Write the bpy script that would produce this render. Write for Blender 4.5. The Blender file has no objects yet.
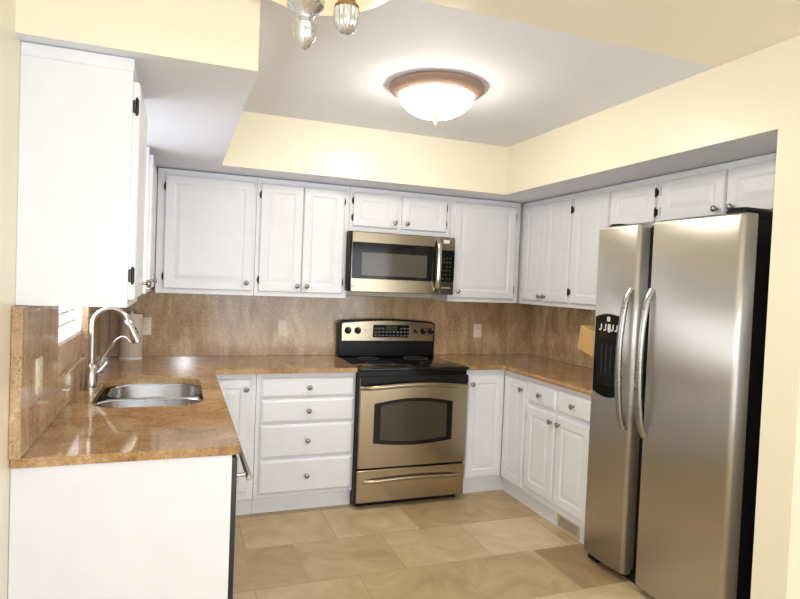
import bpy, bmesh, math, random
from mathutils import Vector, Matrix
PI = math.pi
random.seed(7)
SC = bpy.context.scene
COL = SC.collection

# ------------------------------------------------------------------ camera
cam_data = bpy.data.cameras.new('camera')
cam = bpy.data.objects.new('camera', cam_data)
COL.objects.link(cam)
F_PX = 588.1
cam_data.sensor_fit = 'HORIZONTAL'
cam_data.sensor_width = 36.0
cam_data.lens = F_PX / 800.0 * 36.0
cam_data.clip_start = 0.02
yaw, pitch, roll = 0.3592, -0.0291, 0.0405
fwd = Vector((math.sin(yaw) * math.cos(pitch), math.cos(yaw) * math.cos(pitch), math.sin(pitch)))
right0 = Vector((math.cos(yaw), -math.sin(yaw), 0))
up0 = right0.cross(fwd)
# the camera is rolled so that the picture's horizon falls to the right
rgt = right0 * math.cos(roll) + up0 * math.sin(roll)
upv = -right0 * math.sin(roll) + up0 * math.cos(roll)
M = Matrix((rgt, upv, -fwd)).transposed().to_4x4()
M.translation = Vector((0.4497, -4.2618, 1.4732))
cam.matrix_world = M
SC.camera = cam

# ------------------------------------------------------------------ world, lights, exposure
SC.view_settings.view_transform = 'Standard'
SC.view_settings.look = 'None'
SC.view_settings.exposure = 0.22
SC.view_settings.gamma = 1.0
SC.view_settings.use_curve_mapping = False
world = bpy.data.worlds.new('world')
SC.world = world
world.use_nodes = True
bg = world.node_tree.nodes['Background']
bg.inputs[0].default_value = (0.90, 0.95, 1.0, 1)
bg.inputs[1].default_value = 2.2

def lamp(name, kind, loc, power, color, rot=(0, 0, 0), size=None, size_y=None, radius=None):
    ld = bpy.data.lights.new(name, kind)
    ld.energy = power
    ld.color = color
    if size:
        ld.shape = 'RECTANGLE'; ld.size = size; ld.size_y = size_y or size
    if radius is not None:
        ld.shadow_soft_size = radius
    o = bpy.data.objects.new(name, ld)
    o.location = loc; o.rotation_euler = rot
    COL.objects.link(o)
    return o
# the camera's flash, just above and to the right of the lens
lamp('camera_flash', 'POINT', (0.536, -4.25, 1.565), 47, (0.86, 0.92, 1.0), radius=0.018)
# ambient fill light added behind the camera, set in an assumed glazed door
lamp('dining_fill', 'AREA', (2.6, -6.52, 1.05), 34, (0.87, 0.93, 1.0), rot=(PI / 2, 0, 0), size=3.2, size_y=1.9)
# daylight at the window over the sink
lamp('sink_daylight', 'AREA', (-0.075, -1.36, 1.50), 7, (0.93, 0.97, 1.0), rot=(0, -PI / 2, 0), size=0.6, size_y=0.75)

# ------------------------------------------------------------------ materials
def new_mat(name):
    m = bpy.data.materials.new(name)
    m.use_nodes = True
    nt = m.node_tree
    return m, nt, nt.nodes['Principled BSDF']

def plain(name, col, rough=0.5, metal=0.0, spec=0.5, bump=0.0, bscale=60, coat=0.0):
    m, nt, b = new_mat(name)
    b.inputs['Roughness'].default_value = rough
    b.inputs['Metallic'].default_value = metal
    b.inputs['Specular IOR Level'].default_value = spec
    if coat:
        b.inputs['Coat Weight'].default_value = coat
        b.inputs['Coat Roughness'].default_value = 0.05
    tc = nt.nodes.new('ShaderNodeTexCoord')
    nz = nt.nodes.new('ShaderNodeTexNoise')
    nz.inputs['Scale'].default_value = bscale
    nz.inputs['Detail'].default_value = 3
    nt.links.new(tc.outputs['Object'], nz.inputs['Vector'])
    rp = nt.nodes.new('ShaderNodeValToRGB')
    k = 0.97
    rp.color_ramp.elements[0].position = 0.35
    rp.color_ramp.elements[1].position = 0.65
    rp.color_ramp.elements[0].color = (col[0] * k, col[1] * k, col[2] * k, 1)
    rp.color_ramp.elements[1].color = (*col, 1)
    nt.links.new(nz.outputs['Fac'], rp.inputs['Fac'])
    nt.links.new(rp.outputs['Color'], b.inputs['Base Color'])
    if bump:
        bp = nt.nodes.new('ShaderNodeBump')
        bp.inputs['Strength'].default_value = bump
        bp.inputs['Distance'].default_value = 0.002
        nt.links.new(nz.outputs['Fac'], bp.inputs['Height'])
        nt.links.new(bp.outputs['Normal'], b.inputs['Normal'])
    return m

def granite(name, stops, rough=0.08, fleck=0.5, coat=0.0, stretch=(1, 1, 1), spec=0.5):
    m, nt, b = new_mat(name)
    N, L = nt.nodes.new, nt.links.new
    tc = N('ShaderNodeTexCoord')
    mp = N('ShaderNodeMapping'); mp.inputs['Scale'].default_value = stretch
    L(tc.outputs['Object'], mp.inputs['Vector'])
    n1 = N('ShaderNodeTexNoise'); n1.inputs['Scale'].default_value = 7; n1.inputs['Detail'].default_value = 8
    n1.inputs['Roughness'].default_value = 0.68; n1.inputs['Distortion'].default_value = 0.9
    n2 = N('ShaderNodeTexNoise'); n2.inputs['Scale'].default_value = 70; n2.inputs['Detail'].default_value = 6
    n2.inputs['Roughness'].default_value = 0.7
    L(mp.outputs[0], n1.inputs['Vector']); L(tc.outputs['Object'], n2.inputs['Vector'])
    mx = N('ShaderNodeMix'); mx.data_type = 'FLOAT'; mx.inputs[0].default_value = 0.42
    L(n1.outputs['Fac'], mx.inputs[2]); L(n2.outputs['Fac'], mx.inputs[3])
    rp = N('ShaderNodeValToRGB')
    el = rp.color_ramp.elements
    while len(el) < len(stops):
        el.new(0.5)
    for e, (p, c) in zip(el, stops):
        e.position = p; e.color = (*c, 1)
    L(mx.outputs[0], rp.inputs['Fac'])
    # dark mineral flecks
    v = N('ShaderNodeTexVoronoi'); v.inputs['Scale'].default_value = 95; v.inputs['Randomness'].default_value = 1
    L(tc.outputs['Object'], v.inputs['Vector'])
    n3 = N('ShaderNodeTexNoise'); n3.inputs['Scale'].default_value = 14; n3.inputs['Detail'].default_value = 3
    L(tc.outputs['Object'], n3.inputs['Vector'])
    ad = N('ShaderNodeMath'); ad.operation = 'MULTIPLY'
    L(n3.outputs['Fac'], ad.inputs[0]); ad.inputs[1].default_value = 0.55
    lt = N('ShaderNodeMath'); lt.operation = 'LESS_THAN'
    sb = N('ShaderNodeMath'); sb.operation = 'SUBTRACT'; L(ad.outputs[0], sb.inputs[0]); sb.inputs[1].default_value = 0.10
    L(v.outputs['Distance'], lt.inputs[0]); L(sb.outputs[0], lt.inputs[1])
    fm = N('ShaderNodeMath'); fm.operation = 'MULTIPLY'; L(lt.outputs[0], fm.inputs[0]); fm.inputs[1].default_value = fleck
    dk = N('ShaderNodeMix'); dk.data_type = 'RGBA'
    L(fm.outputs[0], dk.inputs[0]); L(rp.outputs['Color'], dk.inputs[6])
    dk.inputs[7].default_value = (0.09, 0.055, 0.04, 1)
    L(dk.outputs[2], b.inputs['Base Color'])
    b.inputs['Roughness'].default_value = rough
    b.inputs['Specular IOR Level'].default_value = spec
    return m

def steel(name, col, rough, aniso_scale=(1, 1, 90), amt=0.05, aniso=0.0):
    m, nt, b = new_mat(name)
    N, L = nt.nodes.new, nt.links.new
    b.inputs['Metallic'].default_value = 1.0
    b.inputs['Base Color'].default_value = (*col, 1)
    tc = N('ShaderNodeTexCoord'); mp = N('ShaderNodeMapping'); mp.inputs['Scale'].default_value = aniso_scale
    L(tc.outputs['Object'], mp.inputs['Vector'])
    nz = N('ShaderNodeTexNoise'); nz.inputs['Scale'].default_value = 12; nz.inputs['Detail'].default_value = 4
    L(mp.outputs[0], nz.inputs['Vector'])
    mr = N('ShaderNodeMapRange')
    mr.inputs['To Min'].default_value = rough - amt; mr.inputs['To Max'].default_value = rough + amt
    L(nz.outputs['Fac'], mr.inputs['Value']); L(mr.outputs[0], b.inputs['Roughness'])
    if aniso:
        tg = N('ShaderNodeTangent'); tg.direction_type = 'RADIAL'; tg.axis = 'Z'
        L(tg.outputs[0], b.inputs['Tangent'])
        b.inputs['Anisotropic'].default_value = aniso
        b.inputs['Anisotropic Rotation'].default_value = 0.0
    return m

def floor_material():
    m, nt, b = new_mat('travertine_tile')
    N, L = nt.nodes.new, nt.links.new
    tc = N('ShaderNodeTexCoord')
    mp = N('ShaderNodeMapping'); mp.inputs['Location'].default_value = (-1.33 + 5.1, 1.492 + 8 * 0.4325, 0)
    L(tc.outputs['Object'], mp.inputs['Vector'])
    br = N('ShaderNodeTexBrick')
    br.offset = 0.5; br.offset_frequency = 2; br.squash = 1
    br.inputs['Scale'].default_value = 1.0
    br.inputs['Brick Width'].default_value = 0.51
    br.inputs['Row Height'].default_value = 0.4325
    br.inputs['Mortar Size'].default_value = 0.003
    br.inputs['Mortar Smooth'].default_value = 0.3
    br.inputs['Color1'].default_value = (0.0, 0.0, 0.0, 1)
    br.inputs['Color2'].default_value = (1.0, 1.0, 1.0, 1)
    br.inputs['Mortar'].default_value = (0.5, 0.5, 0.5, 1)
    L(mp.outputs[0], br.inputs['Vector'])
    # each tile shifts the cloud pattern of the stone
    sc_ = N('ShaderNodeVectorMath'); sc_.operation = 'SCALE'; sc_.inputs['Scale'].default_value = 9.0
    L(br.outputs['Color'], sc_.inputs[0])
    av = N('ShaderNodeVectorMath'); av.operation = 'ADD'
    L(tc.outputs['Object'], av.inputs[0]); L(sc_.outputs[0], av.inputs[1])
    n1 = N('ShaderNodeTexNoise'); n1.inputs['Scale'].default_value = 3.4; n1.inputs['Detail'].default_value = 9
    n1.inputs['Roughness'].default_value = 0.6; n1.inputs['Distortion'].default_value = 1.2
    L(av.outputs[0], n1.inputs['Vector'])
    mx = N('ShaderNodeMix'); mx.data_type = 'FLOAT'; mx.inputs[0].default_value = 0.40
    L(n1.outputs['Fac'], mx.inputs[2])
    sepc = N('ShaderNodeSeparateColor'); L(br.outputs['Color'], sepc.inputs[0]); L(sepc.outputs[0], mx.inputs[3])
    rp = N('ShaderNodeValToRGB')
    el = rp.color_ramp.elements
    el.new(0.5); el.new(0.5)
    for e, (p, c) in zip(el, [(0.24, (0.29, 0.195, 0.10)), (0.42, (0.41, 0.29, 0.155)), (0.58, (0.52, 0.385, 0.215)), (0.76, (0.66, 0.53, 0.34))]):
        e.position = p; e.color = (*c, 1)
    L(mx.outputs[0], rp.inputs['Fac'])
    gm = N('ShaderNodeMix'); gm.data_type = 'RGBA'
    L(br.outputs['Fac'], gm.inputs[0]); L(rp.outputs['Color'], gm.inputs[6])
    gm.inputs[7].default_value = (0.40, 0.295, 0.17, 1)
    L(gm.outputs[2], b.inputs['Base Color'])
    b.inputs['Roughness'].default_value = 0.42
    bp = N('ShaderNodeBump'); bp.invert = True; bp.inputs['Strength'].default_value = 0.25; bp.inputs['Distance'].default_value = 0.002
    L(br.outputs['Fac'], bp.inputs['Height']); L(bp.outputs['Normal'], b.inputs['Normal'])
    return m

def glow(name, col, strength, base=(0.9, 0.9, 0.9)):
    m, nt, b = new_mat(name)
    b.inputs['Base Color'].default_value = (*base, 1)
    b.inputs['Emission Color'].default_value = (*col, 1)
    b.inputs['Emission Strength'].default_value = strength
    b.inputs['Roughness'].default_value = 0.3
    return m

MAT = {}
MAT['cab'] = plain('white_cabinet_paint', (0.79, 0.805, 0.85), 0.32, bscale=9)
MAT['yellow'] = plain('yellow_wall_paint', (0.87, 0.812, 0.655), 0.33, bump=0.08, bscale=150)
MAT['white_ceiling'] = plain('white_ceiling_paint', (0.80, 0.82, 0.885), 0.75, bump=0.25, bscale=120)
MAT['counter'] = granite('polished_granite', [(0.33, (0.15, 0.078, 0.036)), (0.46, (0.35, 0.195, 0.083)), (0.55, (0.46, 0.285, 0.14)), (0.66, (0.62, 0.47, 0.30))], 0.085, 0.55)
MAT['splash'] = granite('backsplash_granite', [(0.33, (0.19, 0.11, 0.062)), (0.44, (0.39, 0.255, 0.145)), (0.54, (0.52, 0.36, 0.215)), (0.66, (0.70, 0.55, 0.37))], 0.13, 0.6, stretch=(1.3, 1.3, 0.4))
MAT['floor'] = floor_material()
MAT['steel'] = steel('brushed_stainless', (0.53, 0.505, 0.475), 0.36, amt=0.03, aniso=0.97)
MAT['steel_range'] = steel('warm_stainless', (0.41, 0.34, 0.24), 0.22)
MAT['handle'] = steel('dark_stainless_handle', (0.40, 0.39, 0.38), 0.28, (1, 1, 4), 0.03)
MAT['chrome'] = steel('brushed_nickel', (0.60, 0.58, 0.55), 0.16, (1, 1, 4), 0.03)
MAT['sinksteel'] = steel('sink_stainless', (0.66, 0.66, 0.66), 0.22, (20, 1, 1), 0.05)
MAT['pewter'] = plain('pewter_knob_metal', (0.36, 0.33, 0.28), 0.3, metal=1.0)
MAT['hinge'] = plain('dark_bronze_hinge', (0.035, 0.03, 0.028), 0.4, metal=0.6)
MAT['black'] = plain('black_enamel', (0.008, 0.008, 0.009), 0.3, spec=0.2)
MAT['blackglass'] = plain('black_glass', (0.008, 0.008, 0.008), 0.07, spec=0.3)
MAT['ovenglass'] = plain('tinted_oven_glass', (0.05, 0.042, 0.028), 0.10)
MAT['mwglass'] = plain('screened_microwave_glass', (0.085, 0.075, 0.06), 0.10)
MAT['button'] = plain('grey_button_print', (0.14, 0.14, 0.135), 0.5)
MAT['icon'] = plain('pale_icon_print', (0.62, 0.62, 0.60), 0.45)
MAT['display'] = plain('green_black_display', (0.035, 0.045, 0.02), 0.2)
MAT['darkgrey'] = plain('dark_grey_plastic', (0.030, 0.031, 0.033), 0.35, spec=0.3)
MAT['seal'] = plain('seal_blue_reflection', (0.26, 0.33, 0.42), 0.35)  # bluish reflection on the gasket edge, put into the strip's colour
MAT['plate'] = plain('almond_plate_plastic', (0.80, 0.73, 0.58), 0.4)
MAT['plate_in'] = plain('white_switch_plastic', (0.78, 0.76, 0.72), 0.35)
MAT['copper'] = plain('brushed_copper_rim', (0.36, 0.24, 0.19), 0.5, metal=0.2)
MAT['bowl_on'] = glow('lit_opal_glass', (1.0, 0.90, 0.75), 32)
MAT['shade_glow'] = glow('flash_glow_alabaster', (1.0, 0.80, 0.42), 0.35, (0.9, 0.8, 0.6))  # bulb is off; weak emission stands in for flash light on amber glass
MAT['crystal'] = plain('cut_crystal', (0.60, 0.61, 0.64), 0.16, metal=0.85)
MAT['brownmetal'] = plain('aged_bronze', (0.22, 0.13, 0.06), 0.4, metal=0.6)
MAT['paper'] = plain('paper_towel', (0.66, 0.58, 0.50), 0.9, bump=0.4, bscale=40)
MAT['wood'] = plain('pale_beech_wood', (0.66, 0.42, 0.18), 0.45)
MAT['vent'] = plain('almond_enamel', (0.55, 0.47, 0.33), 0.4)
MAT['darkslot'] = plain('dark_slot', (0.03, 0.028, 0.025), 0.7)
MAT['sill'] = granite('window_sill_granite', [(0.33, (0.36, 0.22, 0.13)), (0.46, (0.52, 0.35, 0.21)), (0.56, (0.62, 0.44, 0.28)), (0.70, (0.72, 0.56, 0.38))], 0.18, 0.4)
MAT['vinyl'] = plain('white_window_vinyl', (0.84, 0.84, 0.84), 0.4)
MAT['soap'] = plain('white_ceramic', (0.85, 0.85, 0.85), 0.25)

def glass_mat():
    m, nt, b = new_mat('clear_window_glass')
    N, L = nt.nodes.new, nt.links.new
    out = [n for n in nt.nodes if n.type == 'OUTPUT_MATERIAL'][0]
    tr = N('ShaderNodeBsdfTransparent'); gl = N('ShaderNodeBsdfGlossy'); gl.inputs['Roughness'].default_value = 0.02
    fr = N('ShaderNodeFresnel'); fr.inputs['IOR'].default_value = 1.45
    ge = N('ShaderNodeNewGeometry'); iv = N('ShaderNodeMath'); iv.operation = 'SUBTRACT'; iv.inputs[0].default_value = 1.0; L(ge.outputs['Backfacing'], iv.inputs[1])
    mf = N('ShaderNodeMath'); mf.operation = 'MULTIPLY'; L(fr.outputs[0], mf.inputs[0]); L(iv.outputs[0], mf.inputs[1])
    mx = N('ShaderNodeMixShader'); L(mf.outputs[0], mx.inputs[0]); L(tr.outputs[0], mx.inputs[1]); L(gl.outputs[0], mx.inputs[2])
    L(mx.outputs[0], out.inputs['Surface'])
    return m
MAT['glass'] = glass_mat()

# ------------------------------------------------------------------ mesh builder
class MB:
    def __init__(self):
        self.bm = bmesh.new()
    def box(self, x0, x1, y0, y1, z0, z1, bev=0.0, seg=2):
        t = bmesh.new()
        bmesh.ops.create_cube(t, size=1)
        for v in t.verts:
            v.co = Vector(((x0 + x1) / 2 + v.co.x * abs(x1 - x0), (y0 + y1) / 2 + v.co.y * abs(y1 - y0), (z0 + z1) / 2 + v.co.z * abs(z1 - z0)))
        if bev:
            bmesh.ops.bevel(t, geom=t.edges[:], offset=bev, segments=seg, profile=0.5, affect='EDGES')
        self.merge(t)
        return self
    def merge(self, t, mat=None):
        if mat is not None:
            bmesh.ops.transform(t, matrix=mat, verts=t.verts)
        me = bpy.data.meshes.new('tmp')
        t.to_mesh(me); t.free()
        self.bm.from_mesh(me)
        bpy.data.meshes.remove(me)
    def loops(self, rings, cap0=True, cap1=True, closed=True):
        """rings: lists of points, all of one length; bridged in order"""
        vs = [[self.bm.verts.new(p) for p in r] for r in rings]
        n = len(vs[0])
        for a, b in zip(vs, vs[1:]):
            for i in range(n if closed else n - 1):
                j = (i + 1) % n
                try:
                    self.bm.faces.new((a[i], a[j], b[j], b[i]))
                except ValueError:
                    pass
        if cap0:
            self.bm.faces.new(vs[0])
        if cap1:
            self.bm.faces.new(vs[-1])
        return self
    def lathe(self, prof, origin, axis=(0, 0, 1), n=24, cap0=True, cap1=True, ribs=0, ribamt=0.0):
        """prof: (radius, height along axis)"""
        ax = Vector(axis).normalized()
        a = ax.orthogonal().normalized(); b = ax.cross(a)
        o = Vector(origin)
        rings = []
        for r, h in prof:
            ring = []
            for i in range(n):
                t = 2 * PI * i / n
                rr = r * (1 + ribamt * math.cos(ribs * t)) if ribs else r
                ring.append(o + ax * h + (a * math.cos(t) + b * math.sin(t)) * max(rr, 1e-5))
            rings.append(ring)
        return self.loops(rings, cap0, cap1)
    def tube(self, pts, rad, n=12, flat=None):
        """a bent round bar; rad may be a list; flat=(direction, factor) squashes it"""
        pts = [Vector(p) for p in pts]
        rads = rad if isinstance(rad, (list, tuple)) else [rad] * len(pts)
        rings = []
        prev = None
        for i, p in enumerate(pts):
            d = (pts[min(i + 1, len(pts) - 1)] - pts[max(i - 1, 0)]).normalized()
            if prev is None:
                a = d.orthogonal().normalized()
            else:
                a = (prev - d * prev.dot(d)).normalized()
            prev = a
            b = d.cross(a)
            ring = []
            for k in range(n):
                t = 2 * PI * k / n
                off = (a * math.cos(t) + b * math.sin(t)) * rads[i]
                if flat:
                    fd = Vector(flat[0]); fd = (fd - d * fd.dot(d)).normalized()
                    off = off + fd * off.dot(fd) * (flat[1] - 1)
                ring.append(p + off)
            rings.append(ring)
        return self.loops(rings)
    def prism(self, poly, fn, d0, d1):
        """poly (u,v) swept from d0 to d1 through fn(u,v,d)"""
        return self.loops([[fn(u, v, d0) for u, v in poly], [fn(u, v, d1) for u, v in poly]])
    def build(self, name, mat, parent=None, bevel=0.0, seg=2, smooth=True, angle=35, thick=None):
        bm = self.bm
        bmesh.ops.recalc_face_normals(bm, faces=bm.faces[:])
        me = bpy.data.meshes.new(name)
        off = root_of(parent).location if parent else None
        if off is not None:
            bmesh.ops.translate(bm, verts=bm.verts[:], vec=-Vector(off))
        bm.to_mesh(me); bm.free()
        for p in me.polygons:
            p.use_smooth = smooth
        if smooth:
            me.set_sharp_from_angle(angle=math.radians(angle))
        mats = mat if isinstance(mat, (list, tuple)) else [mat]
        for k in mats:
            me.materials.append(MAT[k] if isinstance(k, str) else k)
        o = bpy.data.objects.new(name, me)
        COL.objects.link(o)
        if parent:
            o.parent = parent
        if bevel:
            md = o.modifiers.new('bevel', 'BEVEL')
            md.width = bevel; md.segments = seg; md.limit_method = 'ANGLE'; md.angle_limit = math.radians(50)
        return o

def root_of(o):
    while o.parent:
        o = o.parent
    return o

def tag(o, label=None, cat=None, group=None, kind=None):
    if label: o['label'] = label
    if cat: o['category'] = cat
    if group: o['group'] = group
    if kind: o['kind'] = kind
    return o

def thing(name, label, cat, loc, group=None):
    o = bpy.data.objects.new(name, None)
    o.empty_display_size = 0.1
    o.location = loc
    COL.objects.link(o)
    return tag(o, label, cat, group)

def struct(o):
    o['kind'] = 'structure'
    return o

def arc(cx, cy, r, a0, a1, n):
    return [(cx + r * math.cos(math.radians(a0 + (a1 - a0) * i / n)), cy + r * math.sin(math.radians(a0 + (a1 - a0) * i / n))) for i in range(n + 1)]

def rrect(u0, u1, v0, v1, r, n=5):
    return arc(u1 - r, v1 - r, r, 0, 90, n) + arc(u0 + r, v1 - r, r, 90, 180, n) + arc(u0 + r, v0 + r, r, 180, 270, n) + arc(u1 - r, v0 + r, r, 270, 360, n)

# a front plane: B faces the camera (-Y) on the back run, R faces -X on the right run, L faces +X on the left run
def plane(kind, p):
    if kind == 'B': return lambda u, z, d: Vector((u, p - d, z))
    if kind == 'R': return lambda u, z, d: Vector((p - d, u, z))
    return lambda u, z, d: Vector((p + d, u, z))

# ------------------------------------------------------------------ dimensions of the place
XR = 3.237                 # right wall
XS = 2.606                 # face of the right soffit and end of the alcove partition
YS = -2.315                # front of the left soffit and edge of the kitchen ceiling
ZC = 2.463                 # ceiling
ZS = 2.128                 # underside of the soffits
XLS = 0.665; DS = 0.578
UB, UT = 1.347, 2.122       # upper cabinets
XA, XB = 1.538, 2.312      # range
YDIN = -6.6; XDIN = 4.9

# ------------------------------------------------------------------ the setting
f = MB(); f.box(-0.05, XDIN + .1, YDIN - .1, 0.1, -0.06, 0)
struct(f.build('floor', 'floor'))
c = MB(); c.box(-0.1, XR + .1, YS, 0.1, ZC, ZC + .08); struct(c.build('ceiling', 'white_ceiling'))
c = MB(); c.box(-0.1, XDIN + .1, YDIN - .1, YS, ZC, ZC + .08); struct(c.build('ceiling_dining', 'yellow'))
# left wall with the window opening over the sink
WY0, WY1, WZ0, WZ1 = -1.775, -0.94, 1.16, 2.0
w = MB()
w.box(-0.06, 0, YDIN, WY0, 0, ZC); w.box(-0.06, 0, WY1, 0.0, 0, ZC)
w.box(-0.06, 0, WY0, WY1, 0, WZ0); w.box(-0.06, 0, WY0, WY1, WZ1, ZC)
struct(w.build('wall_left', 'yellow'))
w = MB(); w.box(-0.16, XR + .1, 0, 0.1, 0, ZC); struct(w.build('wall_back', 'yellow'))
w = MB(); w.box(XR, XR + .1, -2.61, 0, 0, ZC); struct(w.build('wall_right', 'yellow'))
w = MB(); w.box(XS, XDIN, -2.755, -2.612, 0, ZC); struct(w.build('wall_partition', 'yellow'))
w = MB(); w.box(XDIN, XDIN + .1, YDIN, -2.755, 0, ZC); struct(w.build('wall_dining_right', 'yellow'))
w = MB()
w.box(-0.16, 0.9, YDIN - .1, YDIN, 0, ZC); w.box(4.3, XDIN + .1, YDIN - .1, YDIN, 0, ZC); w.box(0.9, 4.3, YDIN - .1, YDIN, 2.15, ZC)
struct(w.build('wall_dining_back', 'yellow'))
w = MB()
for x in (0.9, 2.0, 3.15, 4.25):
    w.box(x, x + .05, YDIN - .06, YDIN + .02, 0, 2.15)
w.box(0.9, 4.3, YDIN - .06, YDIN + .02, 2.10, 2.15); w.box(0.9, 4.3, YDIN - .06, YDIN + .02, 0, 0.06)
d1 = struct(w.build('added_door_1', 'vinyl'))  # unseen glazed door, added as a frame around the fill light
w = MB(); w.box(0.93, 4.27, YDIN - .03, YDIN - .024, 0.05, 2.12); w.build('pane', 'glass', d1)

def soffit(name, poly, z0, z1):
    s = MB()
    s.loops([[Vector((x, y, z0)) for x, y in poly], [Vector((x, y, z1)) for x, y in poly]])
    o = s.build(name, ['yellow', 'white_ceiling'], smooth=False)
    for p in o.data.polygons:
        if p.normal.z < -0.5:
            p.material_index = 1
    return struct(o)
soffit('soffit_left', [(0, YS), (XLS, YS), (XLS, 0), (0, 0)], ZS, ZC)
soffit('soffit_back', [(XLS, -DS), (XS, -DS), (XS, 0), (XLS, 0)], ZS, ZC)
soffit('soffit_right', [(XS, -2.612), (XR, -2.612), (XR, 0), (XS, 0)], ZS, ZC)

# window over the sink: white frame almost flush with the wall, lattice bars behind the pane, granite apron below
wf = MB()
wf.box(-0.06, -0.004, WY0, WY0 + .03, WZ0, WZ1); wf.box(-0.06, -0.004, WY1 - .022, WY1, WZ0, WZ1)
wf.box(-0.06, -0.004, WY0, WY1, WZ0, WZ0 + .012); wf.box(-0.06, -0.004, WY0, WY1, WZ1 - .03, WZ1)
win = struct(wf.build('window_1', 'vinyl'))
mu = MB()
for k in range(1, 15):
    z = WZ0 + .012 + k * .053
    mu.box(-0.034, -0.028, WY0 + .03, WY1 - .02, z - .005, z + .005)
for k in range(8):
    y = WY1 - .10 - k * .095
    mu.box(-0.034, -0.028, y - .006, y + .006, WZ0 + .01, WZ1 - .03)
mu.build('lattice', 'vinyl', win)
mu = MB(); mu.box(-0.022, -0.018, WY0 + .02, WY1 - .015, WZ0 + .008, WZ1 - .02); mu.build('pane', 'glass', win)
si = MB(); si.box(0.0, 0.006, WY0, WY1 + .0, 1.02, WZ0 + .003, 0.001, 1); si.build('window_sill', 'sill', win)

# ------------------------------------------------------------------ kitchen cabinet builders
def door_loops(fn, u0, u1, z0, z1, t=0.02, panel=True, edge=0.052):
    """a raised-panel door or drawer front between u0..u1, z0..z1, standing t proud of its plane"""
    if panel:
        prof = [(0.0, 0.0), (0.0, t - .005), (0.005, t), (edge, t), (edge + .011, t - .0045), (edge + .014, t - .0045), (edge + .040, t - .001), (edge + .042, t - .001)]
    else:
        prof = [(0.0, 0.0), (0.0, t - .009), (0.012, t - .001), (0.016, t), (0.02, t)]
    rings = []
    for i, d in prof:
        rings.append([fn(u0 + i, z0 + i, d), fn(u1 - i, z0 + i, d), fn(u1 - i, z1 - i, d), fn(u0 + i, z1 - i, d)])
    m = MB(); m.loops(rings)
    return m

def knob(fn, u, z, t, parent, r=0.016):
    o = fn(u, z, t); ax = (fn(u, z, t + 1) - o)
    m = MB()
    m.lathe([(0.0075, 0), (0.006, .005), (0.0055, .012), (r * .75, .016), (r, .021), (r * .95, .026), (r * .6, .030), (0.001, .0315)], o, ax, 18)
    return m.build('knob', 'pewter', parent)

def hinge(fn, u, z, parent, side=1):
    """an exposed leaf hinge at the door's edge; side is the way to the frame"""
    m = MB()
    a = fn(u, z - .028, .011); b = fn(u, z + .028, .011)
    m.tube([a, fn(u, z - .02, .012), fn(u, z + .02, .012), b], [.003, .0055, .0055, .003], 10)
    p = [(0, -.020), (0.009, -.015), (0.011, 0), (0.009, .015), (0, .020)]
    m.prism([(u + side * q[0], z + q[1]) for q in p], fn, 0.0, 0.006)
    return m.build('hinge', 'hinge', parent)

def cabinet(name, label, kind, front, back, u0, u1, z0, z1, doors=(), drawers=(), top_trim=False, toe=None, toe_fill=0, group=None, side_u=None, ends=True):
    """a face-framed box: fronts on the plane; every door (u0,u1,z0,z1,knob_u,knob_z,hinge side) and drawer a part"""
    fn = plane(kind, front)
    depth = abs(front - back)
    base = fn((u0 + u1) / 2, 0 if toe else z0, -depth / 2)
    base.z = 0 if toe else z0
    t = thing(name, label, 'cabinet', base, group)
    m = MB()
    zb = 0.62 if name == 'sink_base_cabinet' else z1
    m.prism([(u0, z0), (u1, z0), (u1, zb), (u0, zb)], fn, -depth, 0)
    m.build('cabinet_body', 'cab', t, bevel=0.002)
    if zb < z1:
        m = MB(); m.prism([(u0, zb), (u1, zb), (u1, z1), (u0, z1)], fn, -.018, 0); m.build('face_frame', 'cab', t)
    if toe:
        m = MB()
        m.prism([(u0, 0.0), (u1, 0.0), (u1, z0), (u0, z0)], fn, -depth, -toe)
        if toe_fill:
            m.prism([(u1, 0.0), (u1 + toe_fill, 0.0), (u1 + toe_fill, z0), (u1, z0)], fn, -toe - .02, -toe)
        m.build('toe_kick', 'cab', t)
    if top_trim:
        m = MB()
        a, b = u0, u1
        if top_trim:
            a -= .004
        m.prism([(a, z1 - .014), (b, z1 - .014), (b, z1 + .026), (a, z1 + .026)], fn, -depth, 0.003)
        m.build('top_moulding', 'cab', t, bevel=0.004)
    for d in doors:
        a, b, c0, c1, ku, kz, hs = d[:7]
        o = door_loops(fn, a, b, c0, c1).build('door', 'cab', t, smooth=False)
        if ku is not None:
            knob(fn, ku, kz, .02, o)
        if hs:
            hu = a if hs < 0 else b
            h = c1 - c0
            off = min(.075, h * .25)
            hinge(fn, hu, c1 - off, o, hs); hinge(fn, hu, c0 + off, o, hs)
    for d in drawers:
        a, b, c0, c1 = d[:4]
        o = door_loops(fn, a, b, c0, c1, panel=False).build('drawer', 'cab', t, smooth=False)
        knob(fn, (a + b) / 2, (c0 + c1) / 2, .02, o)
    return t

UG = None
UF = 0.305     # body depth of the uppers; doors stand 2 cm proud
# ---- uppers on the left wall
cabinet('wall_cabinet', 'tall white wall cabinet whose plain side panel faces the room, left of the sink faucet', 'L', 0.299, 0.0, -2.255, -1.80, 1.360, 2.10, doors=[(-2.24, -1.815, 1.385, 2.06, -1.86, 1.43, -1)], top_trim=True)
cabinet('wall_cabinet', 'narrow white wall cabinet in the far left corner beyond the sink window', 'L', 0.284, 0.0, -0.925, -0.0, 1.36, 2.122, doors=[(-0.91, -0.345, 1.385, 2.085, -0.86, 1.43, 1)])
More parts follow.
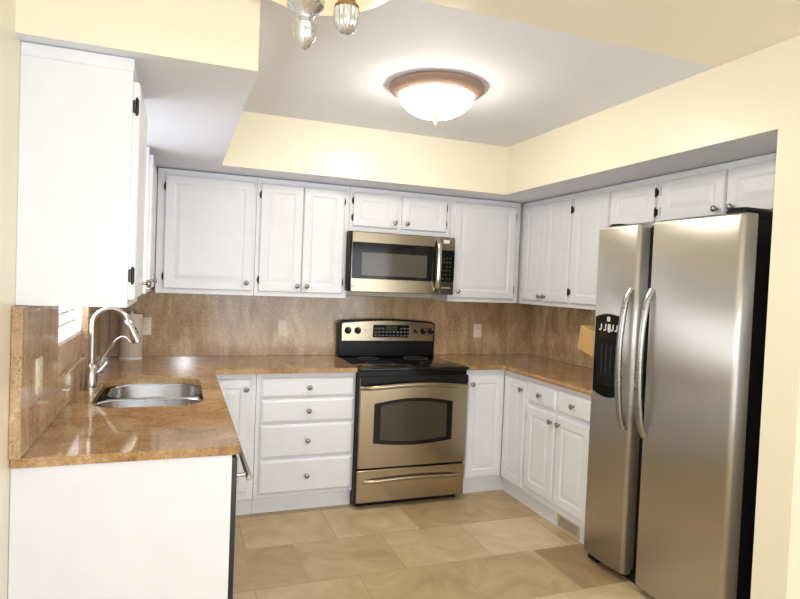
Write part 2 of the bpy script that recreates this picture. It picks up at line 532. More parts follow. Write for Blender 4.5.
# ---- uppers on the back wall
DB, DT = 1.378, 2.085
cabinet('wall_cabinet', 'single-door white wall cabinet in the left corner of the back wall', 'B', -UF, 0.0, 0.306, 0.905, UB, UT, doors=[(0.352, 0.888, DB, DT, 0.853, 1.428, -1)])
cabinet('wall_cabinet', 'double-door white wall cabinet just left of the microwave', 'B', -UF, 0.0, 0.907, 1.534, UB, UT, doors=[(0.934, 1.212, DB, DT, 1.186, 1.420, -1), (1.218, 1.497, DB, DT, 1.248, 1.420, 1)])
cabinet('wall_cabinet', 'short two-door white wall cabinet directly above the microwave', 'B', -UF, 0.0, 1.536, 2.306, 1.815, UT, doors=[(1.560, 1.888, 1.852, DT, 1.863, 1.892, -1), (1.920, 2.270, 1.852, DT, 1.956, 1.892, 1)])
cabinet('wall_cabinet', 'single-door white wall cabinet just right of the microwave', 'B', -UF, 0.0, 2.308, 2.905, UB, UT, doors=[(2.335, 2.86, DB, DT, 2.377, 1.425, 1)])
# ---- uppers on the right wall
RF = XR - UF
cabinet('wall_cabinet', 'two-door white wall cabinet on the right wall at the back corner', 'R', RF, XR, -0.93, -0.0, UB, UT, doors=[(-0.628, -0.355, DB, DT, -0.603, 1.412, 1), (-0.917, -0.636, DB, DT, -0.662, 1.412, -1)])
cabinet('wall_cabinet', 'single-door white wall cabinet on the right wall, nearest the left edge of the refrigerator', 'R', RF, XR, -1.302, -0.932, UB, UT, doors=[(-1.288, -0.955, DB, DT, None, None, 1)])
cabinet('wall_cabinet', 'short three-door white wall cabinet running above the stainless refrigerator', 'R', RF, XR, -2.60, -1.304, 1.85, UT, doors=[(-1.668, -1.318, 1.866, DT, None, None, -1), (-2.118, -1.712, 1.866, DT, -2.08, 1.897, 1), (-2.545, -2.132, 1.866, DT, -2.17, 1.897, -1)])

# ---- base cabinets
BT = 0.883
BF = -0.61
RB = XR - 0.59
cabinet('base_cabinet', 'white corner base cabinet with one door between dishwasher and drawers', 'B', BF, -0.03, 0.64, 0.905, 0.105, BT, doors=[(0.66, 0.868, 0.160, 0.850, 0.843, 0.79, 0)], toe=0.035)
cabinet('base_cabinet', 'white base cabinet with a stack of four drawers left of the range', 'B', BF, -0.03, 0.907, XA - .001, 0.105, BT,
        drawers=[(0.935, 1.526, 0.731, 0.855), (0.935, 1.526, 0.573, 0.718), (0.935, 1.526, 0.355, 0.561), (0.935, 1.526, 0.130, 0.342)], toe=0.035)
cabinet('base_cabinet', 'narrow white base cabinet right of the range, one door with knob', 'B', BF, -0.03, XB + .004, RB - .001, 0.105, BT, doors=[(2.347, 2.635, 0.125, 0.845, 2.374, 0.785, 0)], toe=0.03, toe_fill=0.036)
cabinet('base_cabinet', 'white base cabinet turning the right corner, single narrow door facing the sink', 'R', RB, XR - .01, -0.915, BF - .0005, 0.105, BT, doors=[(-0.902, -0.64, 0.125, 0.845, -0.872, 0.785, 0)], toe=0.035, toe_fill=0.0305)
cabinet('base_cabinet', 'white base cabinet with two drawers over two doors beside the refrigerator', 'R', RB, XR - .01, -1.60, -0.917, 0.105, BT,
        doors=[(-1.243, -0.935, 0.155, 0.695, -1.215, 0.648, 1), (-1.582, -1.268, 0.155, 0.695, -1.296, 0.648, 0)],
        drawers=[(-1.243, -0.935, 0.722, 0.852), (-1.582, -1.268, 0.722, 0.852)], toe=0.035)
# left run, facing +X: panel, dishwasher, sink base
m = MB(); m.box(0.001, 0.628, -2.272, -2.248, 0, BT, 0.0015, 1)
tag(m.build('cabinet_end_panel', 'cab'), 'large plain white panel closing the near end of the sink counter', 'panel')
cabinet('sink_base_cabinet', 'white two-door sink base cabinet under the stainless double sink', 'L', 0.61, 0.03, -1.64, -0.64, 0.105, BT,
        doors=[(-1.61, -1.15, 0.155, 0.845, -1.18, 0.79, -1), (-1.13, -0.68, 0.155, 0.845, -1.10, 0.79, 1)], toe=0.03)

# ------------------------------------------------------------------ dishwasher
dw = thing('dishwasher', 'dishwasher with a nickel bar handle at the end of the sink counter', 'dishwasher', (0.32, -1.945, 0))
m = MB(); m.box(0.03, 0.60, -2.246, -1.645, 0.10, BT - .004); m.box(0.03, 0.56, -2.246, -1.645, 0, 0.10); m.build('tub', 'darkgrey', dw)
m = MB(); m.box(0.602, 0.648, -2.244, -1.647, 0.11, 0.864, 0.005); dd = m.build('door', 'darkgrey', dw)
m = MB(); m.tube([(0.70, -2.15, 0.76), (0.70, -1.74, 0.76)], 0.011, 14)
m.tube([(0.648, -2.11, 0.76), (0.70, -2.11, 0.76)], 0.008); m.tube([(0.648, -1.78, 0.76), (0.70, -1.78, 0.76)], 0.008)
m.build('handle', 'chrome', dd, bevel=0.003)

# ------------------------------------------------------------------ worktops and backsplashes
def slab(name, outer, hole, z0, z1, mat):
    bm = bmesh.new()
    def ring(pts):
        vs = [bm.verts.new((x, y, z1)) for x, y in pts]
        return [bm.edges.new((vs[i], vs[(i + 1) % len(vs)])) for i in range(len(vs))]
    es = ring(outer)
    if hole:
        es += ring(hole)
    bmesh.ops.triangle_fill(bm, use_beauty=True, use_dissolve=False, edges=es)
    bmesh.ops.recalc_face_normals(bm, faces=bm.faces[:])
    r = bmesh.ops.extrude_face_region(bm, geom=bm.faces[:])
    bmesh.ops.translate(bm, vec=(0, 0, z0 - z1), verts=[v for v in r['geom'] if isinstance(v, bmesh.types.BMVert)])
    m = MB(); m.bm.free(); m.bm = bm
    return m.build(name, mat, bevel=0.011, seg=4, angle=30)
SX0, SX1, SY0, SY1 = 0.115, 0.565, -1.62, -0.915
hole = rrect(SX0, SX1, SY0, SY1, 0.12, 8)
outer = [(0.0015, -2.285)] + arc(0.655 - .03, -2.285 + .03, .03, -90, 0, 5) + arc(0.655 + .02, -0.655 - .02, .02, 180, 90, 3) + [(XA - .003, -0.655), (XA - .003, -0.001), (0.0015, -0.001)]
wt = slab('countertop', outer, hole, 0.885, 0.914, 'counter')
tag(wt, 'glossy brown granite countertop with the sink cut into it, bending left of the range', 'countertop')
outer = [(XB + .003, -0.64)] + arc(XR - .632 - .02, -0.64 - .02, .02, 90, 0, 3) + [(XR - .632, -1.605), (XR - .001, -1.605), (XR - .001, -.001), (XB + .003, -.001)]
wt = slab('countertop', outer, None, 0.885, 0.914, 'counter')
tag(wt, 'brown granite countertop between the range and the refrigerator', 'countertop')
m = MB(); m.box(0.031, XR - .031, -0.03, -0.001, 0.915, 1.359, 0.001, 1)
tag(m.build('backsplash', 'splash'), 'full-height brown granite backsplash along the back wall behind the range', 'backsplash')
m = MB()
m.box(0.001, 0.03, -2.30, WY0 + .02, 0.915, 1.359, 0.002, 1)
m.box(0.007, 0.03, WY0 + .02, WY1 - .045, 0.915, 1.046, 0.002, 1); m.box(0.001, 0.03, WY1 - .045, -0.031, 0.915, 1.359, 0.002, 1)
tag(m.build('backsplash', 'splash'), 'brown granite backsplash around the sink window with a pale speckled end', 'backsplash')
m = MB(); m.box(XR - .03, XR - .001, -1.605, -0.031, 0.915, 1.359, 0.001, 1)
tag(m.build('backsplash', 'splash'), 'brown granite backsplash on the right wall beside the refrigerator', 'backsplash')

# ------------------------------------------------------------------ sink
sk = thing('sink', 'undermounted stainless double-bowl sink in the brown granite counter', 'sink', (0.34, -1.27, 0.66))
m = MB()
def ring_at(rect, r, z): return [Vector((x, y, z)) for x, y in rrect(*rect, r, 8)]
m.loops([ring_at((SX0 - .02, SX1 + .02, SY0 - .02, SY1 + .02), .13, 0.8845), ring_at((SX0 - .003, SX1 + .003, SY0 - .003, SY1 + .003), .12, 0.8845),
         ring_at((SX0 - .003, SX1 + .003, SY0 - .003, SY1 + .003), .12, 0.870), ring_at((SX0 - .02, SX1 + .02, SY0 - .02, SY1 + .02), .13, 0.870)], False, False)
m.build('rim', 'sinksteel', sk)
def bowl(rect, r):
    x0, x1, y0, y1 = rect
    m = MB()
    rings = []
    for i, z in ((0, .881), (.004, .876), (.012, .74), (.02, .705), (.04, .69), (.10, .686)):
        rings.append(ring_at((x0 + i, x1 - i, y0 + i, y1 - i), max(r - i * .5, .02), z))
    for i, z in ((.10, .683), (.037, .687), (.016, .703), (.007, .74), (-.004, .875), (-.004, .881)):
        rings.append(ring_at((x0 + i, x1 - i, y0 + i, y1 - i), max(r - i * .5, .02), z))
    m.loops(rings + [rings[0]], False, False)
    cx, cy = (x0 + x1) / 2, (y0 + y1) / 2
    m.loops([ring_at((x0 + .10, x1 - .10, y0 + .10, y1 - .10), .04, .6855)], True, False)
    b = m.build('bowl', 'sinksteel', sk)
    m = MB(); m.lathe([(0.045, 0), (0.045, .003), (0.036, .004), (0.03, .0015), (0.012, .002), (0.001, .002)], (cx, cy, .686), n=24)
    m.build('drain', 'chrome', b)
bowl((SX0 + .03, SX1 - .005, -1.262, SY1 + .003), 0.10)
bowl((SX0 - .001, SX1 + .001, SY0 - .001, -1.288), 0.10)
m = MB(); m.box(SX0 + .03, SX1 - .01, -1.288, -1.262, 0.84, 0.8805, 0.005); m.build('divider', 'sinksteel', sk)
# wire rack hung in the near bowl
m = MB()
for x in (0.31, 0.40):
    m.tube([(x, -1.272, 0.884), (x, -1.294, 0.882), (x, -1.302, 0.87), (x, -1.302, 0.76)], 0.0022, 8)
m.tube([(0.31, -1.302, 0.76), (0.40, -1.302, 0.76)], 0.0022, 8); m.tube([(0.31, -1.272, 0.884), (0.40, -1.272, 0.884)], 0.0022, 8)
tag(m.build('wire_holder', 'chrome'), 'thin wire holder hooked over the divider of the sink', 'wire holder')

# ------------------------------------------------------------------ faucets
def smooth_path(pts, n=8):
    """Catmull-Rom through the points"""
    P = [Vector(p) for p in pts]; P = [P[0] * 2 - P[1]] + P + [P[-1] * 2 - P[-2]]
    out = []
    for i in range(1, len(P) - 2):
        p0, p1, p2, p3 = P[i - 1:i + 3]
        for k in range(n):
            t = k / n
            out.append(0.5 * ((2 * p1) + (-p0 + p2) * t + (2 * p0 - 5 * p1 + 4 * p2 - p3) * t * t + (-p0 + 3 * p1 - 3 * p2 + p3) * t ** 3))
    out.append(P[-2])
    return out
FY = -1.20
fx = 0.075
fa = thing('faucet', 'tall arched nickel pull-down faucet behind the sink', 'faucet', (fx, FY, 0.914))
m = MB(); m.lathe([(0.030, 0), (0.030, .006), (0.027, .010), (0.026, .105), (0.020, .115), (0.014, .12)], (fx, FY, 0.914), n=24); m.build('base', 'chrome', fa)
arcp = [(fx, FY, 1.03), (fx, FY, 1.12), (fx, FY, 1.20)]
R = 0.076
for k in range(0, 11):
    a = PI - k * PI * 0.905 / 10
    arcp.append((fx + R + R * math.cos(a), FY, 1.218 + R * math.sin(a)))
m = MB(); pth = smooth_path(arcp, 5); m.tube(pth, 0.0115, 16); m.build('spout', 'chrome', fa)
e = pth[-1]; dr = (pth[-1] - pth[-4]).normalized()
m = MB(); m.lathe([(0.012, -.004), (0.0155, .004), (0.0165, .03), (0.021, .10), (0.021, .112), (0.017, .116), (0.001, .114)], e, dr, 20); sp = m.build('spray_head', 'chrome', fa)
m = MB()
pb = e + dr * .05; sd = Vector((-dr.z, 0, dr.x)); sd = sd if sd.x > 0 else -sd
m.lathe([(0.0075, 0), (0.0075, .004), (0.001, .0055)], pb + sd * .0165, sd, 12)
m.lathe([(0.0075, 0), (0.0075, .004), (0.001, .0055)], pb + sd * .0165 + dr * .018, sd, 12); m.build('spray_button', 'black', sp)
m = MB(); m.tube([(fx + .018, FY, 0.99), (fx + .032, FY, 1.0), (fx + .065, FY + .01, 1.04)], [0.010, 0.008, 0.0055], 12); m.build('lever', 'chrome', fa)
# small filtered-water tap standing behind it
tx, ty = 0.075, -1.04
ft = thing('water_tap', 'small slim curved water tap beside the tall faucet', 'faucet', (tx, ty, 0.914))
m = MB(); m.lathe([(0.022, 0), (0.022, .005), (0.012, .012), (0.012, .05), (0.008, .058), (0.001, .06)], (tx, ty, 0.914), n=18); m.build('base', 'chrome', ft)
m = MB(); m.tube(smooth_path([(tx, ty, .96), (tx + .015, ty, 1.02), (tx + .065, ty - .02, 1.10), (tx + .105, ty - .035, 1.145), (tx + .135, ty - .045, 1.147), (tx + .158, ty - .055, 1.125)], 6), 0.0058, 12); m.build('spout', 'chrome', ft)
m = MB(); m.tube([(tx, ty, .966), (tx + .03, ty - .02, .975)], [0.006, .004], 10); m.build('lever', 'black', ft)

# ------------------------------------------------------------------ paper roll by the corner
pr = thing('paper_towel_roll', 'pale paper towel roll standing in the left back corner of the counter', 'paper towel', (0.168, -0.115, 0.914))
m = MB()
prof = [(0.020, .012), (0.066, .012), (0.0675, .016), (0.0675, .286), (0.066, .290), (0.020, .290)]
m.lathe(prof + [prof[0]], (0.168, -0.115, 0.914), n=36, cap0=False, cap1=False); m.build('roll', 'paper', pr)
m = MB(); m.lathe([(0.07, 0), (0.07, .008), (0.066, .011), (0.001, .011)], (0.168, -0.115, 0.914), n=30); m.lathe([(0.008, .011), (0.008, .30), (0.001, .305)], (0.168, -0.115, 0.914), n=12); m.build('holder', 'soap', pr)

# ------------------------------------------------------------------ outlets
def outlet(kind, front, u, z, label, rocker=False, w=.072, h=.116):
    fn = plane(kind, front)
    t = thing('wall_outlet', label, 'outlet', fn(u, z, 0))
    m = MB(); m.loops([[fn(a, b, 0) for a, b in rrect(u - w / 2, u + w / 2, z - h / 2, z + h / 2, .005, 3)], [fn(a, b, .004) for a, b in rrect(u - w / 2, u + w / 2, z - h / 2, z + h / 2, .005, 3)],
                   [fn(a, b, .006) for a, b in rrect(u - w / 2 + .004, u + w / 2 - .004, z - h / 2 + .004, z + h / 2 - .004, .005, 3)]])
    pl = m.build('cover_plate', 'plate', t)
    if rocker:
        m = MB(); m.loops([[fn(a, b, d) for a, b in rrect(u - .019, u + .019, z + .002, z + .046, .004, 3)] for d in (.005, .008)]); m.build('switch', 'plate_in', t)
        zs = (-.024,)
    else:
        zs = (-.022, .022)
    for dz in zs:
        m = MB(); m.loops([[fn(a, b, d) for a, b in rrect(u - .016, u + .016, z + dz - .014, z + dz + .014, .010, 4)] for d in (.005, .0075)])
        so = m.build('socket', 'plate', t)
        m = MB()
        for du in (-.006, .006):
            m.prism([(u + du - .001, z + dz - .002), (u + du + .001, z + dz - .002), (u + du + .001, z + dz + .007), (u + du - .001, z + dz + .007)], fn, .0076, .0080)
        m.lathe([(.0022, 0), (.0022, .0004), (.0001, .0004)], fn(u, z + dz - .007, .0076), fn(0, 0, 1) - fn(0, 0, 0), 10); m.build('slots', 'darkslot', so)
outlet('B', -0.03, 1.152, 1.112, 'almond outlet with a white switch on the backsplash left of the range', True)
outlet('B', -0.03, 2.722, 1.105, 'almond outlet plate on the backsplash right of the range')
outlet('B', -0.03, 0.245, 1.115, 'almond outlet plate in the corner beside the paper towel roll')
outlet('L', 0.03, -2.08, 1.125, 'almond outlet plate on the near granite beside the sink window')

# ------------------------------------------------------------------ range
RY = -0.665
rg = thing('range', 'freestanding stainless electric range with a black glass cooktop', 'oven', ((XA + XB) / 2, -0.34, 0))
m = MB(); m.box(XA, XB, RY, -0.035, 0.035, 0.895, 0.003); m.box(XA + .03, XB - .03, RY + .04, -0.05, 0.0, 0.035)
m.build('body', 'black', rg)
m = MB(); m.box(XA - .001, XB + .001, RY - .03, -0.10, 0.895, 0.917, 0.006, 3); ct = m.build('cooktop', 'blackglass', rg)
for bx, by, br_ in ((XA + .20, -0.22, .075), (XB - .20, -0.22, .09), (XA + .20, -0.50, .10), (XB - .20, -0.50, .075)):
    m = MB(); m.lathe([(br_ - .003, 0), (br_ - .003, .0004), (br_, .0004), (br_, 0)], (bx, by, 0.9171), n=40, cap0=False, cap1=False); m.build('burner_ring', 'button', ct)
# backguard: black riser, stainless panel with an arched top leaning back
fnb = plane('B', -0.075)
m = MB()
m.prism([(XA + .004, 0.915), (XB - .004, 0.915), (XB - .004, 1.16)] + [(XB - .03 - (XB - XA - .06) * i / 14, 1.178 + .016 * math.sin(PI * i / 14)) for i in range(15)] + [(XA + .004, 1.16)], lambda u, z, d: Vector((u, d, z)), -0.105, -0.04)
m.build('backguard', 'black', rg, bevel=0.004)
m = MB()
x0, x1 = XA + .022, XB - .022
poly = [(x0, 1.03), (x1, 1.03), (x1, 1.155)] + [(x1 - .012 - (x1 - x0 - .024) * i / 16, 1.166 + .019 * math.sin(PI * i / 16)) for i in range(17)] + [(x0, 1.155)]
m.prism(poly, lambda u, z, d: Vector((u, -0.105 - d, z)), 0.0, 0.02)
cp = m.build('control_panel', 'steel_range', rg, bevel=0.004, seg=3)
fnp = plane('B', -0.125)
m = MB(); m.loops([[fnp(a, b, d) for a, b in rrect(1.80, 2.085, 1.058, 1.152, .008, 3)] for d in (0, .003)]); dsp = m.build('display', 'blackglass', cp)
m = MB(); m.loops([[fnp(a, b, d) for a, b in rrect(1.90, 1.99, 1.112, 1.145, .003, 2)] for d in (.003, .0036)]); m.build('clock', 'display', dsp)
m = MB()
for r_ in range(3):
    for c_ in range(10):
        u = 1.812 + c_ * .0285; z = 1.068 + r_ * .026
        if 1.885 < u < 2.0 and r_ == 2: continue
        m.loops([[fnp(a, b, d) for a, b in rrect(u, u + .018, z, z + .010, .002, 1)] for d in (.003, .0036)])
m.build('buttons', 'button', dsp)
def range_knob(u, z, r):
    m = MB(); o = fnp(u, z, 0)
    m.lathe([(r * 1.15, 0), (r * 1.15, .003), (r, .004), (r * .9, .018), (r * .8, .021), (.001, .021)], o, (0, -1, 0), 22)
    m.box(u - r * .2, u + r * .2, o.y - .030, o.y - .016, z - r * .9, z + r * .9, .002)
    k = m.build('knob', 'black', cp)
    m = MB(); m.box(u - .0012, u + .0012, o.y - .0306, o.y - .030, z + r * .3, z + r * .85); m.build('pointer', 'icon', k)
for u, r in ((1.608, .022), (1.682, .022), (2.135, .013), (2.203, .022), (2.275 - .012, .022)):
    range_knob(u, 1.108, r)
m = MB(); m.lathe([(.004, 0), (.004, .003), (.001, .004)], fnp(1.74, 1.112, 0), (0, -1, 0), 10); m.build('indicator_lamp', 'button', cp)
# oven door
fr = plane('B', RY)
m = MB(); m.loops([[fr(a, b, d) for a, b in rrect(XA + .006 + i, XB - .006 - i, 0.268 + i, 0.862 - i, .006, 3)] for i, d in ((0, .002), (0, .03), (.004, .035))])
od = m.build('oven_door', 'steel_range', rg)
m = MB(); m.loops([[fr(a, b, d) for a, b in rrect(XA + .006, XB - .006, 0.805, 0.864, .004, 3)] for d in (.03, .0365)]); m.build('vent_band', 'black', od)
def arched(u0, u1, z0, z1, rise, sag, n=14):
    top = [(u1 - (u1 - u0) * i / n, z1 + rise * math.sin(PI * i / n)) for i in range(n + 1)]
    bot = [(u0 + (u1 - u0) * i / n, z0 - sag * math.sin(PI * i / n)) for i in range(n + 1)]
    return bot + top
m = MB(); m.loops([[fr(a, b, d) for a, b in arched(1.642, 2.197, 0.43, 0.688, .03, .022)] for d in (.034, .0375)]); ow = m.build('window_border', 'blackglass', od)
m = MB(); m.loops([[fr(a, b, d) for a, b in arched(1.685, 2.155, 0.452, 0.672, .026, .018)] for d in (.0375, .0383)]); m.build('window_glass', 'ovenglass', ow)
def bow_handle(x0, x1, z, base, out, rise, r, parent, mat, ends=.03):
    pts = []
    n = 18
    for i in range(n + 1):
        t = i / n; s = math.sin(PI * t)
        e = min(t, 1 - t) * (x1 - x0)
        o = out * (1 - math.exp(-e / .03))
        pts.append((x0 + (x1 - x0) * t, base - o, z + rise * s))
    m = MB(); m.tube(pts, r, 14, flat=((0, 0, 1), 1.25)); return m.build('handle', mat, parent)
bow_handle(XA + .012, XB - .012, 0.79, RY - .033, .045, .022, .0125, od, 'steel_range')
m = MB(); m.loops([[fr(a, b, d) for a, b in rrect(XA + .006 + i, XB - .006 - i, 0.045 + i, 0.255 - i, .006, 3)] for i, d in ((0, .002), (0, .028), (.004, .033))])
dr_ = m.build('drawer', 'steel_range', rg)
bow_handle(XA + .05, XB - .05, 0.182, RY - .030, .022, .012, .010, dr_, 'steel_range')

# ------------------------------------------------------------------ microwave
MX0, MX1, MZ0, MZ1, MY = 1.522, 2.302, 1.398, 1.812, -0.385
mw = thing('microwave', 'stainless over-the-range microwave with dark glass door', 'microwave', ((MX0 + MX1) / 2, -0.2, MZ0))
m = MB(); m.box(MX0, MX1, MY, -0.032, MZ0 + .004, MZ1, 0.003); m.build('case', 'black', mw)
fm = plane('B', MY)
m = MB(); m.loops([[fm(a, b, d) for a, b in rrect(MX0 + .012 + i, 2.188 - i, MZ0 + i, MZ1 - .004 - i, .004, 3)] for i, d in ((0, .001), (0, .028), (.004, .032))]); md = m.build('door', 'steel_range', mw)
m = MB(); m.loops([[fm(a, b, d) for a, b in rrect(MX0 + .014, 2.15, 1.488, 1.737, .003, 2)] for d in (.031, .0335)]); wb = m.build('window_border', 'blackglass', md)
m = MB(); m.loops([[fm(a, b, d) for a, b in rrect(1.605, 2.085, 1.512, 1.668, .006, 3)] for d in (.0335, .0342)]); m.build('window_screen', 'mwglass', wb)
m = MB()
pts = []
for i in range(17):
    t = i / 16; z = 1.425 + (1.795 - 1.425) * t; e = min(t, 1 - t) * .37
    pts.append((2.163, MY - .032 - .042 * (1 - math.exp(-e / .03)), z))
m.tube(pts, 0.012, 14, flat=((1, 0, 0), 1.35)); m.build('handle', 'chrome', md)
m = MB(); m.lathe([(.011, 0), (.011, .0015), (.009, .002), (.001, .002)], fm(1.545, 1.435, .032), (0, -1, 0), 20); m.build('badge', 'icon', md)
m = MB(); m.loops([[fm(a, b, d) for a, b in rrect(2.191 + i, MX1 - i, MZ0 + i, MZ1 - .004 - i, .004, 3)] for i, d in ((0, .001), (0, .028), (.004, .032))]); cpn = m.build('control_panel', 'steel_range', mw)
m = MB(); m.loops([[fm(a, b, d) for a, b in rrect(2.194, MX1 - .002, 1.49, 1.715, .003, 2)] for d in (.031, .0335)]); kp = m.build('keypad', 'blackglass', cpn)
m = MB()
for r_ in range(6):
    for c_ in range(3):
        u = 2.205 + c_ * .027; z = 1.505 + r_ * .029
        m.loops([[fm(a, b, d) for a, b in rrect(u, u + .018, z, z + .014, .003, 2)] for d in (.0335, .0341)])
m.build('buttons', 'display', kp)
m = MB(); m.loops([[fm(a, b, d) for a, b in rrect(2.208, 2.256, 1.765, 1.79, .003, 2)] for d in (.0322, .0326)]); m.build('sticker', 'plate_in', cpn)
m = MB()
for i in range(9):
    m.box(2.205 + i * .008, 2.210 + i * .008, MY - .0326, MY - .0322, 1.443, 1.450)
m.build('lettering', 'icon', cpn)
m = MB(); m.box(MX0 + .02, MX1 - .02, MY + .02, MY + .08, MZ0 - .0, MZ0 + .006); m.build('vent_grille', 'darkgrey', mw)

# ------------------------------------------------------------------ refrigerator
FX = 2.574
fg = thing('refrigerator', 'side-by-side stainless refrigerator with black sides in the right alcove', 'refrigerator', (2.9, -2.07, 0))
m = MB(); m.box(2.672, XR - .02, -2.492, -1.630, 0.03, 1.79, 0.004)
m.build('case', 'black', fg)
m = MB(); m.box(2.64, 2.672, -2.485, -1.65, 0.0, 0.055, 0.004)
m.build('base_grille', 'black', fg)
for y in (-2.44, -1.69):
    m = MB(); m.lathe([(.02, 0), (.02, .03)], (3.15, y, 0), n=12); m.build('foot', 'black', fg)
    m = MB(); m.box(2.60, 2.655, y - .03, y + .045, 0.0, 0.044, .004); m.build('foot', 'black', fg)
def fridge_door(y0, y1, z0, z1):
    """plan outline with a bowed front and round edges, swept in height with a soft top and bottom"""
    w = y1 - y0; r = .022
    def outline(g):
        pts = [(2.664, y1 - g * .3), ]
        for k in range(7):
            a = math.radians(k * 15); pts.append((FX + r + .010 - r * math.sin(a) + g, y1 - r + r * math.cos(a) - g * .3))
        for k in range(1, 12):
            t = k / 12; y = y1 - r - (w - 2 * r) * t
            pts.append((FX + .010 - .010 * math.sin(PI * t) + g, y))
        for k in range(7):
            a = math.radians(90 - k * 15); pts.append((FX + r + .010 - r * math.sin(a) + g, y0 + r - r * math.cos(a) + g * .3))
        pts.append((2.664, y0 + g * .3))
        return pts
    m = MB()
    rings = []
    for z, g in ((z0, .008), (z0 + .003, .003), (z0 + .010, 0), (z1 - .010, 0), (z1 - .003, .003), (z1, .008)):
        rings.append([Vector((x, y, z)) for x, y in outline(g)])
    m.loops(rings)
    return m
fd = fridge_door(-1.925, -1.612, 0.035, 1.815).build('freezer_door', 'steel', fg, angle=50)
rd = fridge_door(-2.505, -2.008, 0.035, 1.815).build('fridge_door', 'steel', fg, angle=50)
m = MB(); m.box(2.655, 2.672, -2.488, -1.645, 0.06, 1.80); m.build('door_gasket', 'black', fg)
m = MB(); m.box(2.628, 2.66, -2.006, -1.975, 0.09, 1.77, .003); m.build('door_seal', 'seal', fg)
def fridge_handle(y, parent):
    pts = []; n = 20
    for i in range(n + 1):
        t = i / n; s = math.sin(PI * t)
        e = min(t, 1 - t) * .72
        pts.append((FX + .006 - .026 * (1 - math.exp(-e / .03)) - .032 * s, y, 0.775 + .71 * t))
    m = MB(); m.tube(pts, [.016] + [.0145] * (n - 1) + [.016], 14, flat=((0, 1, 0), 1.3)); return m.build('handle', 'handle', parent)
fridge_handle(-1.895, fd); fridge_handle(-2.035, rd)
# hinge covers on top
m = MB(); m.loops([[Vector((x, y, z)) for x, y in rrect(2.61 + g, 2.80 - g, -2.485 + g, -2.38 - g, .03, 4)] for z, g in ((1.79, 0), (1.832, 0), (1.842, .008))]); m.build('hinge_cover', 'black', fg)
m = MB(); m.loops([[Vector((x, y, z)) for x, y in rrect(2.61 + g, 2.80 - g, -1.74 + g, -1.648 - g, .03, 4)] for z, g in ((1.79, 0), (1.822, 0), (1.832, .008))]); m.build('hinge_cover', 'black', fg)
# ice and water dispenser
fnd = plane('R', FX)
m = MB()
def disp(g): return [(u, z) for u, z in arched(-1.855 + g, -1.652 - g, 0.93 + g, 1.335 - g, .018, .02)]
m.loops([[fnd(u, z, d) for u, z in disp(g)] for g, d in ((0, -.012), (0, .004), (.006, .010))])
ds = m.build('dispenser', 'blackglass', fd, bevel=0.003)
m = MB(); m.loops([[fnd(u, z, d) for u, z in rrect(-1.838, -1.675, 0.975, 1.215, .02, 4)] for d in (.0095, .0105)]); m.build('dispenser_well', 'black', ds)
m = MB()
for u in (-1.80, -1.765, -1.73): m.loops([[fnd(a, z, d) for a, z in rrect(u, u + .012, 1.03, 1.19, .005, 3)] for d in (.0105, .016)])
m.build('dispenser_paddle', 'darkgrey', ds)
m = MB()
m.loops([[fnd(a, z, d) for a, z in rrect(-1.772, -1.748, 1.312, 1.337, .004, 2)] for d in (.010, .0112)])
for u in (-1.83, -1.80, -1.745, -1.71):
    m.loops([[fnd(a, z, d) for a, z in rrect(u, u + .008, 1.268, 1.298, .003, 2)] for d in (.010, .0112)])
    m.loops([[fnd(a, z, d) for a, z in rrect(u + .004, u + .020, 1.262, 1.270, .003, 2)] for d in (.010, .0112)])
m.loops([[fnd(a, z, d) for a, z in rrect(-1.778, -1.756, 1.255, 1.30, .009, 3)] for d in (.010, .0112)])
m.build('dispenser_icons', 'icon', ds)

# ------------------------------------------------------------------ wooden block beyond the refrigerator
kb = thing('knife_block', 'slanted pale wooden block leaning out from behind the refrigerator', 'knife block', (2.90, -1.45, 0.914))
m = MB()
# a leaning block on a broad foot, its slotted end tipped toward the back corner
poly = [(-1.58, 0.9145), (-1.42, 0.9145), (-1.40, 1.035), (-1.148, 1.099), (-1.176, 1.249), (-1.58, 1.14)]
m.prism(poly, lambda y, z, d: Vector((d, y, z)), 2.84, 2.96)
m.build('body', 'wood', kb, bevel=0.004)

# ------------------------------------------------------------------ floor register in the toe kick
fv = plane('R', RB + .035)
rv = thing('floor_register', 'small almond metal air register in the toe kick by the refrigerator', 'vent', (RB + .03, -1.36, 0.0))
m = MB(); m.loops([[fv(u, z, d) for u, z in rrect(-1.465 + g, -1.255 - g, 0.008 + g, 0.092 - g, .006, 2)] for g, d in ((0, 0.0), (0, .006), (.004, .009))]); m.build('frame', 'vent', rv)
m = MB(); m.loops([[fv(u, z, d) for u, z in rrect(-1.445, -1.275, 0.026, 0.074, .003, 2)] for d in (.0088, .0094)]); m.build('opening', 'darkslot', rv)
m = MB()
for k in range(16):
    u = -1.442 + k * .0106
    m.prism([(u, 0.027), (u + .005, 0.027), (u + .005, 0.073), (u, 0.073)], fv, .0094, .0125)
m.build('louvres', 'vent', rv)

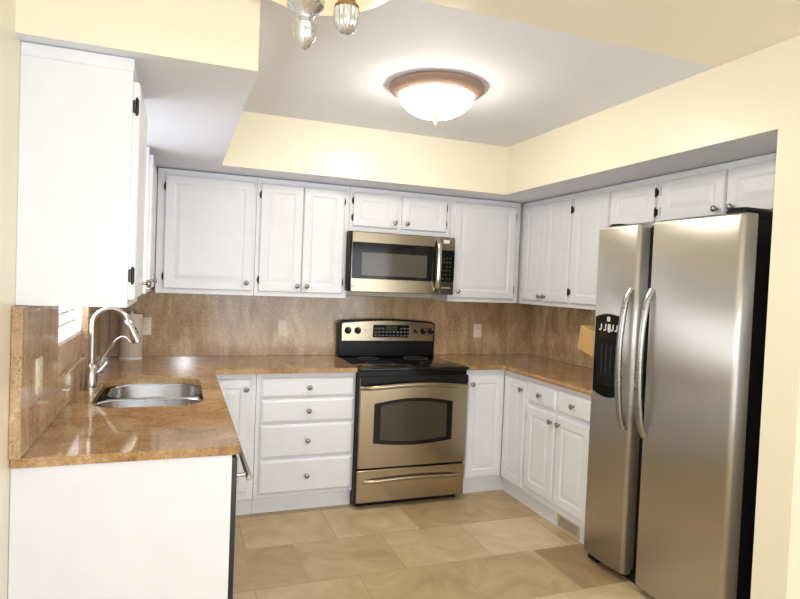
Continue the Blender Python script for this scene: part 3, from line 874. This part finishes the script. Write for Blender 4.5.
# ------------------------------------------------------------------ ceiling light
LX, LY = 1.632, -1.515
cl = thing('ceiling_light', 'round flush ceiling light, lit opal bowl in a copper rim', 'lamp', (LX, LY, ZC))
m = MB(); m.lathe([(0.222, 0), (0.238, -.008), (0.240, -.018), (0.232, -.028), (0.208, -.044), (0.193, -.052), (0.184, -.050), (0.184, -.02), (0.184, 0)], (LX, LY, ZC), n=56, cap0=False, cap1=False); m.build('rim', 'copper', cl)
m = MB(); m.lathe([(0.184, -.042), (0.186, -.056), (0.178, -.084), (0.145, -.115), (0.105, -.138), (0.06, -.150), (0.001, -.153)], (LX, LY, ZC), n=56, cap0=False); m.build('glass_bowl', 'bowl_on', cl)
m = MB(); m.lathe([(0.019, -.150), (0.020, -.156), (0.013, -.160), (0.011, -.166), (0.008, -.182), (0.004, -.196), (0.001, -.198)], (LX, LY, ZC), n=20); m.build('finial', 'copper', cl)

# ------------------------------------------------------------------ chandelier hanging in the dining area
HX, HY = 0.688, -2.975
ch = thing('chandelier', 'chandelier with a flash-lit amber bowl and cut crystal finial hanging in the dining area', 'chandelier', (HX, HY, ZC))
BX, BY = HX + .035, HY + .03
m = MB(); m.lathe([(0.001, 2.095), (0.06, 2.098), (0.12, 2.113), (0.175, 2.142), (0.21, 2.18), (0.215, 2.187), (0.208, 2.186), (0.17, 2.148), (0.12, 2.121), (0.06, 2.106), (0.001, 2.102)], (BX, BY, 0), n=56, cap0=False, cap1=False); m.build('glass_bowl', 'shade_glow', ch)
m = MB(); m.tube([(HX, HY, ZC - .02), (HX, HY, 2.11)], 0.011, 14)
m.lathe([(0.06, 0), (0.06, -.012), (0.03, -.03), (0.012, -.035)], (HX, HY, ZC), n=28)
for k in range(3):
    a = k * 2 * PI / 3 + .5
    m.tube([(HX, HY, 2.33), (BX + .20 * math.cos(a), BY + .20 * math.sin(a), 2.18)], 0.004, 8)
m.build('stem', 'brownmetal', ch)
m = MB(); m.lathe([(0.020, 2.10), (0.034, 2.085), (0.041, 2.072), (0.040, 2.060), (0.030, 2.050), (0.021, 2.044), (0.017, 2.034), (0.022, 2.028), (0.0225, 2.024), (0.026, 2.020), (0.0265, 2.008), (0.022, 1.990), (0.013, 1.976), (0.004, 1.969), (0.001, 1.968)], (HX, HY, 0), n=28); m.build('finial', 'crystal', ch)
CX_, CY_ = 0.765, -3.03
m = MB(); m.lathe([(0.026, 2.046), (0.0265, 2.036), (0.025, 2.018), (0.019, 2.003), (0.009, 1.996), (0.001, 1.995)], (CX_, CY_, 0), n=64, ribs=16, ribamt=.05); cu = m.build('crystal_cup', 'crystal', ch)
m = MB(); m.lathe([(0.001, 2.13), (0.013, 2.10), (0.019, 2.060), (0.026, 2.053), (0.026, 2.046), (0.001, 2.046)], (CX_, CY_, 0), n=24); m.build('cup_cap', 'brownmetal', cu)
